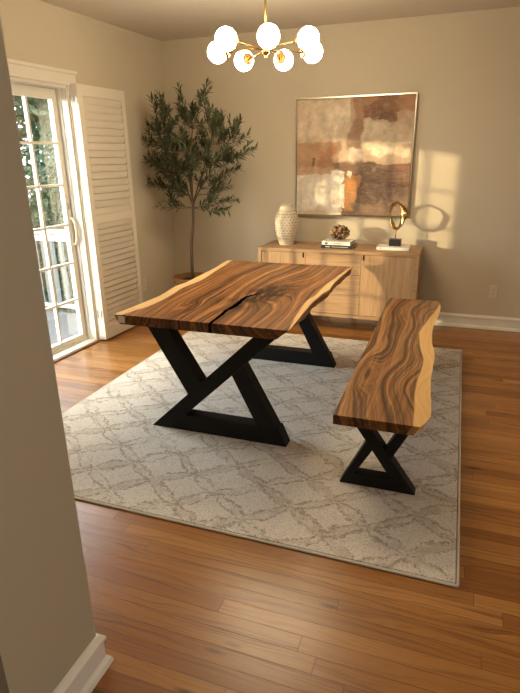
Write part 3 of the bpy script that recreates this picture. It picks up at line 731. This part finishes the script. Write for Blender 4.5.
def bez(a, b, c, d, n): return [a*(1-t)**3+b*3*t*(1-t)**2+c*3*t*t*(1-t)+d*t**3 for t in [i/n for i in range(n+1)]]
def leaf(bm, p, d, up, L, Wd):
    s = d.cross(up).normalized(); n = s.cross(d).normalized()
    P = [p, p+d*L*.3+s*Wd*.5+n*L*.04, p+d*L*.65+s*Wd*.42+n*L*.02, p+d*L-n*L*.08, p+d*L*.65-s*Wd*.42+n*L*.02, p+d*L*.3-s*Wd*.5+n*L*.04]
    m1 = p+d*L*.3; m2 = p+d*L*.65
    v = [bm.verts.new(q) for q in P]+[bm.verts.new(m1), bm.verts.new(m2)]
    for f in ((0, 1, 6), (1, 2, 7, 6), (2, 3, 7), (0, 6, 5), (6, 7, 4, 5), (7, 3, 4)): bm.faces.new([v[i] for i in f])
def okp(p): return p.x+bx > K*(p.y+by)+.012 and p.y+by < -.03
mains = []
for k in range(7):
    a = k*2*math.pi/7+.3; top = rel(tw((.5+.30*math.cos(a), -.43+.2*math.sin(a), 1.62+.1*math.sin(k*2.1))))
    m = bez(f0-Vector((0, 0, .02)), f0+Vector((.03*math.cos(a), .03*math.sin(a), .15)), lerp(f0, top, .6)+Vector((.05*math.cos(a), .03*math.sin(a), 0)), top, 9)
    tube(bmb, m, [lerp(.007, .0025, i/9) for i in range(10)], 6); mains.append(m)
m = bez(f0-Vector((0, 0, .02)), f0+Vector((0, 0, .2)), lead_top-Vector((.04, 0, .2)), lead_top, 10); tube(bmb, m, [lerp(.010, .003, i/10) for i in range(11)], 6); mains.append(m)
for tpz in tips:
    tip = tw(tpz); tip.x = max(tip.x, K*tip.y+.02); tip = rel(tip)
    best = None
    for m in mains:
        for i, q in enumerate(m):
            if q.z < tip.z-.02 or i < 3:
                dd = (q-tip).length+(.5*max(0, q.z-tip.z+.12))
                if best is None or dd < best[0]: best = (dd, q)
    q = best[1]; dv = tip-q
    mid1 = q+dv*.35+Vector((0, 0, -.02)); mid2 = q+dv*.75+Vector((0, 0, -.015 if tip.z > q.z else .03))
    n = max(6, int(dv.length/.022)); c = bez(q, mid1, mid2, tip, n)
    tube(bmb, c, [lerp(.0038, .0012, i/n) for i in range(n+1)], 5)
    def leafy(c, start):
        nn = len(c)-1
        for i in range(int(nn*start), nn+1):
            d = (c[min(i+1, nn)]-c[max(i-1, 0)]).normalized()
            for s in (-1, 1):
                if rng.random() < .08: continue
                ang = rng.uniform(0, math.pi*2)
                perp = d.cross(Vector((math.cos(ang), math.sin(ang), .3))).normalized()*s
                ld = (d*rng.uniform(.6, 1.1)+perp*rng.uniform(.5, .95)+Vector((0, 0, rng.uniform(-.1, .25)))).normalized()
                L = rng.uniform(.052, .082); 
                if okp(c[i]+ld*L): leaf(bml, c[i], ld, Vector((rng.uniform(-.4, .4), rng.uniform(-.4, .4), 1)), L, rng.uniform(.012, .017))
        if okp(c[-1]+d*.05): leaf(bml, c[-1], d, Vector((0, .3, 1)), .05, .009)
    leafy(c, .35)
    # side sprigs
    for k in range(2):
        i = int(n*rng.uniform(.35, .75)); d = (c[min(i+1, n)]-c[i-1]).normalized()
        sd = (d+Vector((rng.uniform(-.8, .8), rng.uniform(-.6, .6), rng.uniform(-.2, .8)))).normalized(); L = rng.uniform(.07, .13)
        c2 = [c[i]+sd*L*t/7+Vector((0, 0, .012*(t/7)**2)) for t in range(8)]
        if okp(c2[-1]): tube(bmb, c2, .0012, 4); leafy(c2, .15)
obj('branches', bmb, 'bark', tree, smooth=True)
obj('leaves', bml, 'olive_leaf', tree)

# ------------------------------------------------------------------ outdoors, seen through the glass
S(obj('ground', boxes(((-30, -14, -.9), (-.4, 24, -.8))), 'grass'))
S(obj('deck', plate([(-4.6, -6.5), (-.19-.32, -6.5), (-.19, -.33), (-4.6, -.33)], -.2, -.12), 'deck'))
M['rail'] = plain('railing_paint', (.24, .24, .23), .6)
M['rail_dark'] = plain('baluster_paint', (.09, .095, .09), .6)
rl = thing('deck_railing', 'pale grey wooden deck railing outside the glass door', 'railing', (-2.5, -.40, -.12))
ry = .0
obj('top_rail', boxes(((-2.05, -.05, .89), (2.16, .05, .93)), ((-2.05, -.02, .81), (2.16, .02, .89))), 'rail', rl, bevel=.004)
obj('bottom_rail', boxes(((-2.0, -.02, .08), (2.16, .02, .12))), 'rail', rl)
for x in (-2.0, -.65, .7, 2.1):
    obj('post', boxes(((x-.045, -.046, .0), (x+.045, .046, .89))), 'rail', rl)
for i in range(35):
    x = -1.9+i*.116
    if min(abs(x-q) for q in (-2.0, -.65, .7, 2.1)) < .06: continue
    obj('baluster', boxes(((x-.019, -.016, .12), (x+.019, .016, .81))), 'rail_dark', rl)
def garden_tree(loc, h, r, seed, label, mat, n=9000, ls=.17, low=.12):
    R_ = random.Random(seed); t = thing('garden_tree', label, 'tree', (loc[0], loc[1], -.8), 'trees beyond the deck')
    obj('trunk', tube(BM(), [(0, 0, -.02), (.05, .02, h*.4), (0, .05, h*.75)], [.09, .06, .03], 10), 'bark', t, smooth=True)
    lobes = [(Vector((R_.uniform(-.6, .6)*r, R_.uniform(-.6, .6)*r, h*R_.uniform(low, .9))), r*R_.uniform(.5, .75)) for _ in range(12)]
    bm = BM()
    for k in range(n):
        c, rr = lobes[k % 12]; v = Vector((R_.gauss(0, 1), R_.gauss(0, 1), R_.gauss(0, 1))).normalized()*R_.uniform(.55, 1.05)*rr
        p = c+v; d = Vector((R_.uniform(-1, 1), R_.uniform(-1, 1), R_.uniform(-1, .4))).normalized()
        leaf(bm, p, d, Vector((R_.uniform(-1, 1), R_.uniform(-1, 1), 1)), ls*R_.uniform(.7, 1.3), ls*.5)
    obj('foliage', bm, mat, t)
for sx, sy, lab in ((-2.0, .75, 'low green shrub pressed against the far side of the deck railing, nearest the house'), (-3.5, 1.1, 'low green shrub behind the deck railing, further from the house')):
    R_ = random.Random(int(sx*10)); t = thing('garden_shrub', lab, 'shrub', (sx, sy, -.8), 'shrubs behind the railing')
    obj('stem', tube(BM(), [(0, 0, 0), (0, 0, .9)], .03, 8), 'bark', t); bm = BM()
    for k in range(5200):
        v = Vector((R_.gauss(0, 1), R_.gauss(0, 1), R_.gauss(0, 1))).normalized()*R_.uniform(.6, 1.05)
        leaf(bm, Vector((v.x*.72, v.y*.72, 1.35+v.z*1.2)), Vector((R_.uniform(-1, 1), R_.uniform(-1, 1), R_.uniform(-1, .4))).normalized(), Vector((.3, .2, 1)), R_.uniform(.06, .1), .04)
    obj('foliage', bm, 'leaf_dark', t)
garden_tree((-3.6, 3.4), 4.6, 1.15, 1, 'dark leafy tree just behind the deck railing', 'leaf_dark')
garden_tree((-7.0, 6.6), 6.5, 1.9, 2, 'taller pale green tree further out behind the railing', 'leaf_light', ls=.2)
garden_tree((-.9, 4.5), 4.6, 1.15, 3, 'pale leafy tree at the right seen through the glass door', 'leaf_light')
garden_tree((-6.6, 2.6), 3.6, 1.3, 4, 'low bushy dark tree at the left seen through the glass door', 'leaf_dark')

# ------------------------------------------------------------------ light
def add_light(name, typ, energy, color, loc=(0, 0, 0), **kw):
    l = D.lights.new(name, typ); l.energy = energy; l.color = color
    for k, v in kw.items(): setattr(l, k, v)
    o = D.objects.new(name, l); o.location = loc; col.objects.link(o); return o
sun = add_light('sun', 'SUN', 2.8, (1., .77, .46), angle=.016)
sun.rotation_euler = Vector((1.13, 1., -.168)).to_track_quat('-Z', 'Y').to_euler()
w = D.worlds.new('sky'); bpy.context.scene.world = w; w.use_nodes = True
bg = w.node_tree.nodes['Background']; bg.inputs[0].default_value = (.80, .90, 1., 1); bg.inputs[1].default_value = 7.2
def portal(name, loc, rot, sx, sy):
    l = D.lights.new(name, 'AREA'); l.shape = 'RECTANGLE'; l.size = sx; l.size_y = sy; l.cycles.is_portal = True
    o = D.objects.new(name, l); o.location = loc; o.rotation_euler = rot; col.objects.link(o)
portal('fill_window_portal', (XR+.2, (WY0+WY1)/2, (WZ0+WZ1)/2), (0, math.pi/2, 0), WZ1-WZ0, WY1-WY0)  # sky portal at the added fill window
portal('door_daylight', (-.34, (DY0+DY1)/2, 1.02), (0, -math.pi/2, -K), 2.02, DY1-DY0)
# unseen lamp added behind the camera to brighten the near wall and floor
def make_fill_lamp(x, y, lab):
    t = thing('fill_lamp', lab, 'lamp', (x, y, H))
    obj('fill_lamp_base', lathe(BM(), [(.15, -.0005), (.15, -.02)], (0, 0, 0), 32), 'brass', t)
    obj('fill_lamp_shade', lathe(BM(), [(.14, -.0205), (.14, -.06), (.10, -.09), (.02, -.10)], (0, 0, 0), 32), 'fill_glow', t, smooth=True)
M['fill_glow'] = emit('fill_lamp_glow', (1., .76, .50), 30.)
make_fill_lamp(4.5, -5.0, 'round flush fill lamp added on the adjoining room ceiling, unseen behind the camera')

# ------------------------------------------------------------------ camera
p, q, r = -.3508, .3413, -.0157
cy, sy, ct, st = math.cos(p), math.sin(p), math.cos(q), math.sin(q)
f = Vector((sy*ct, cy*ct, -st)); rt = Vector((cy, -sy, 0)); up = rt.cross(f)
c, s = math.cos(r), math.sin(r); X = rt*c+up*s; Y = up*c-rt*s
cam = D.cameras.new('camera'); co = D.objects.new('camera', cam); col.objects.link(co)
cam.sensor_fit = 'VERTICAL'; cam.sensor_height = 36; cam.lens = 534.2495/693*36; cam.clip_start = .02
mw = Matrix((X, Y, -f)).transposed().to_4x4(); mw.translation = CAM; co.matrix_world = mw
sc_ = bpy.context.scene; sc_.camera = co
vs = sc_.view_settings; vs.view_transform = 'Standard'; vs.look = 'None'; vs.gamma = 1; vs.use_curve_mapping = False; vs.exposure = 1.17
sc_.cycles.max_bounces = 10
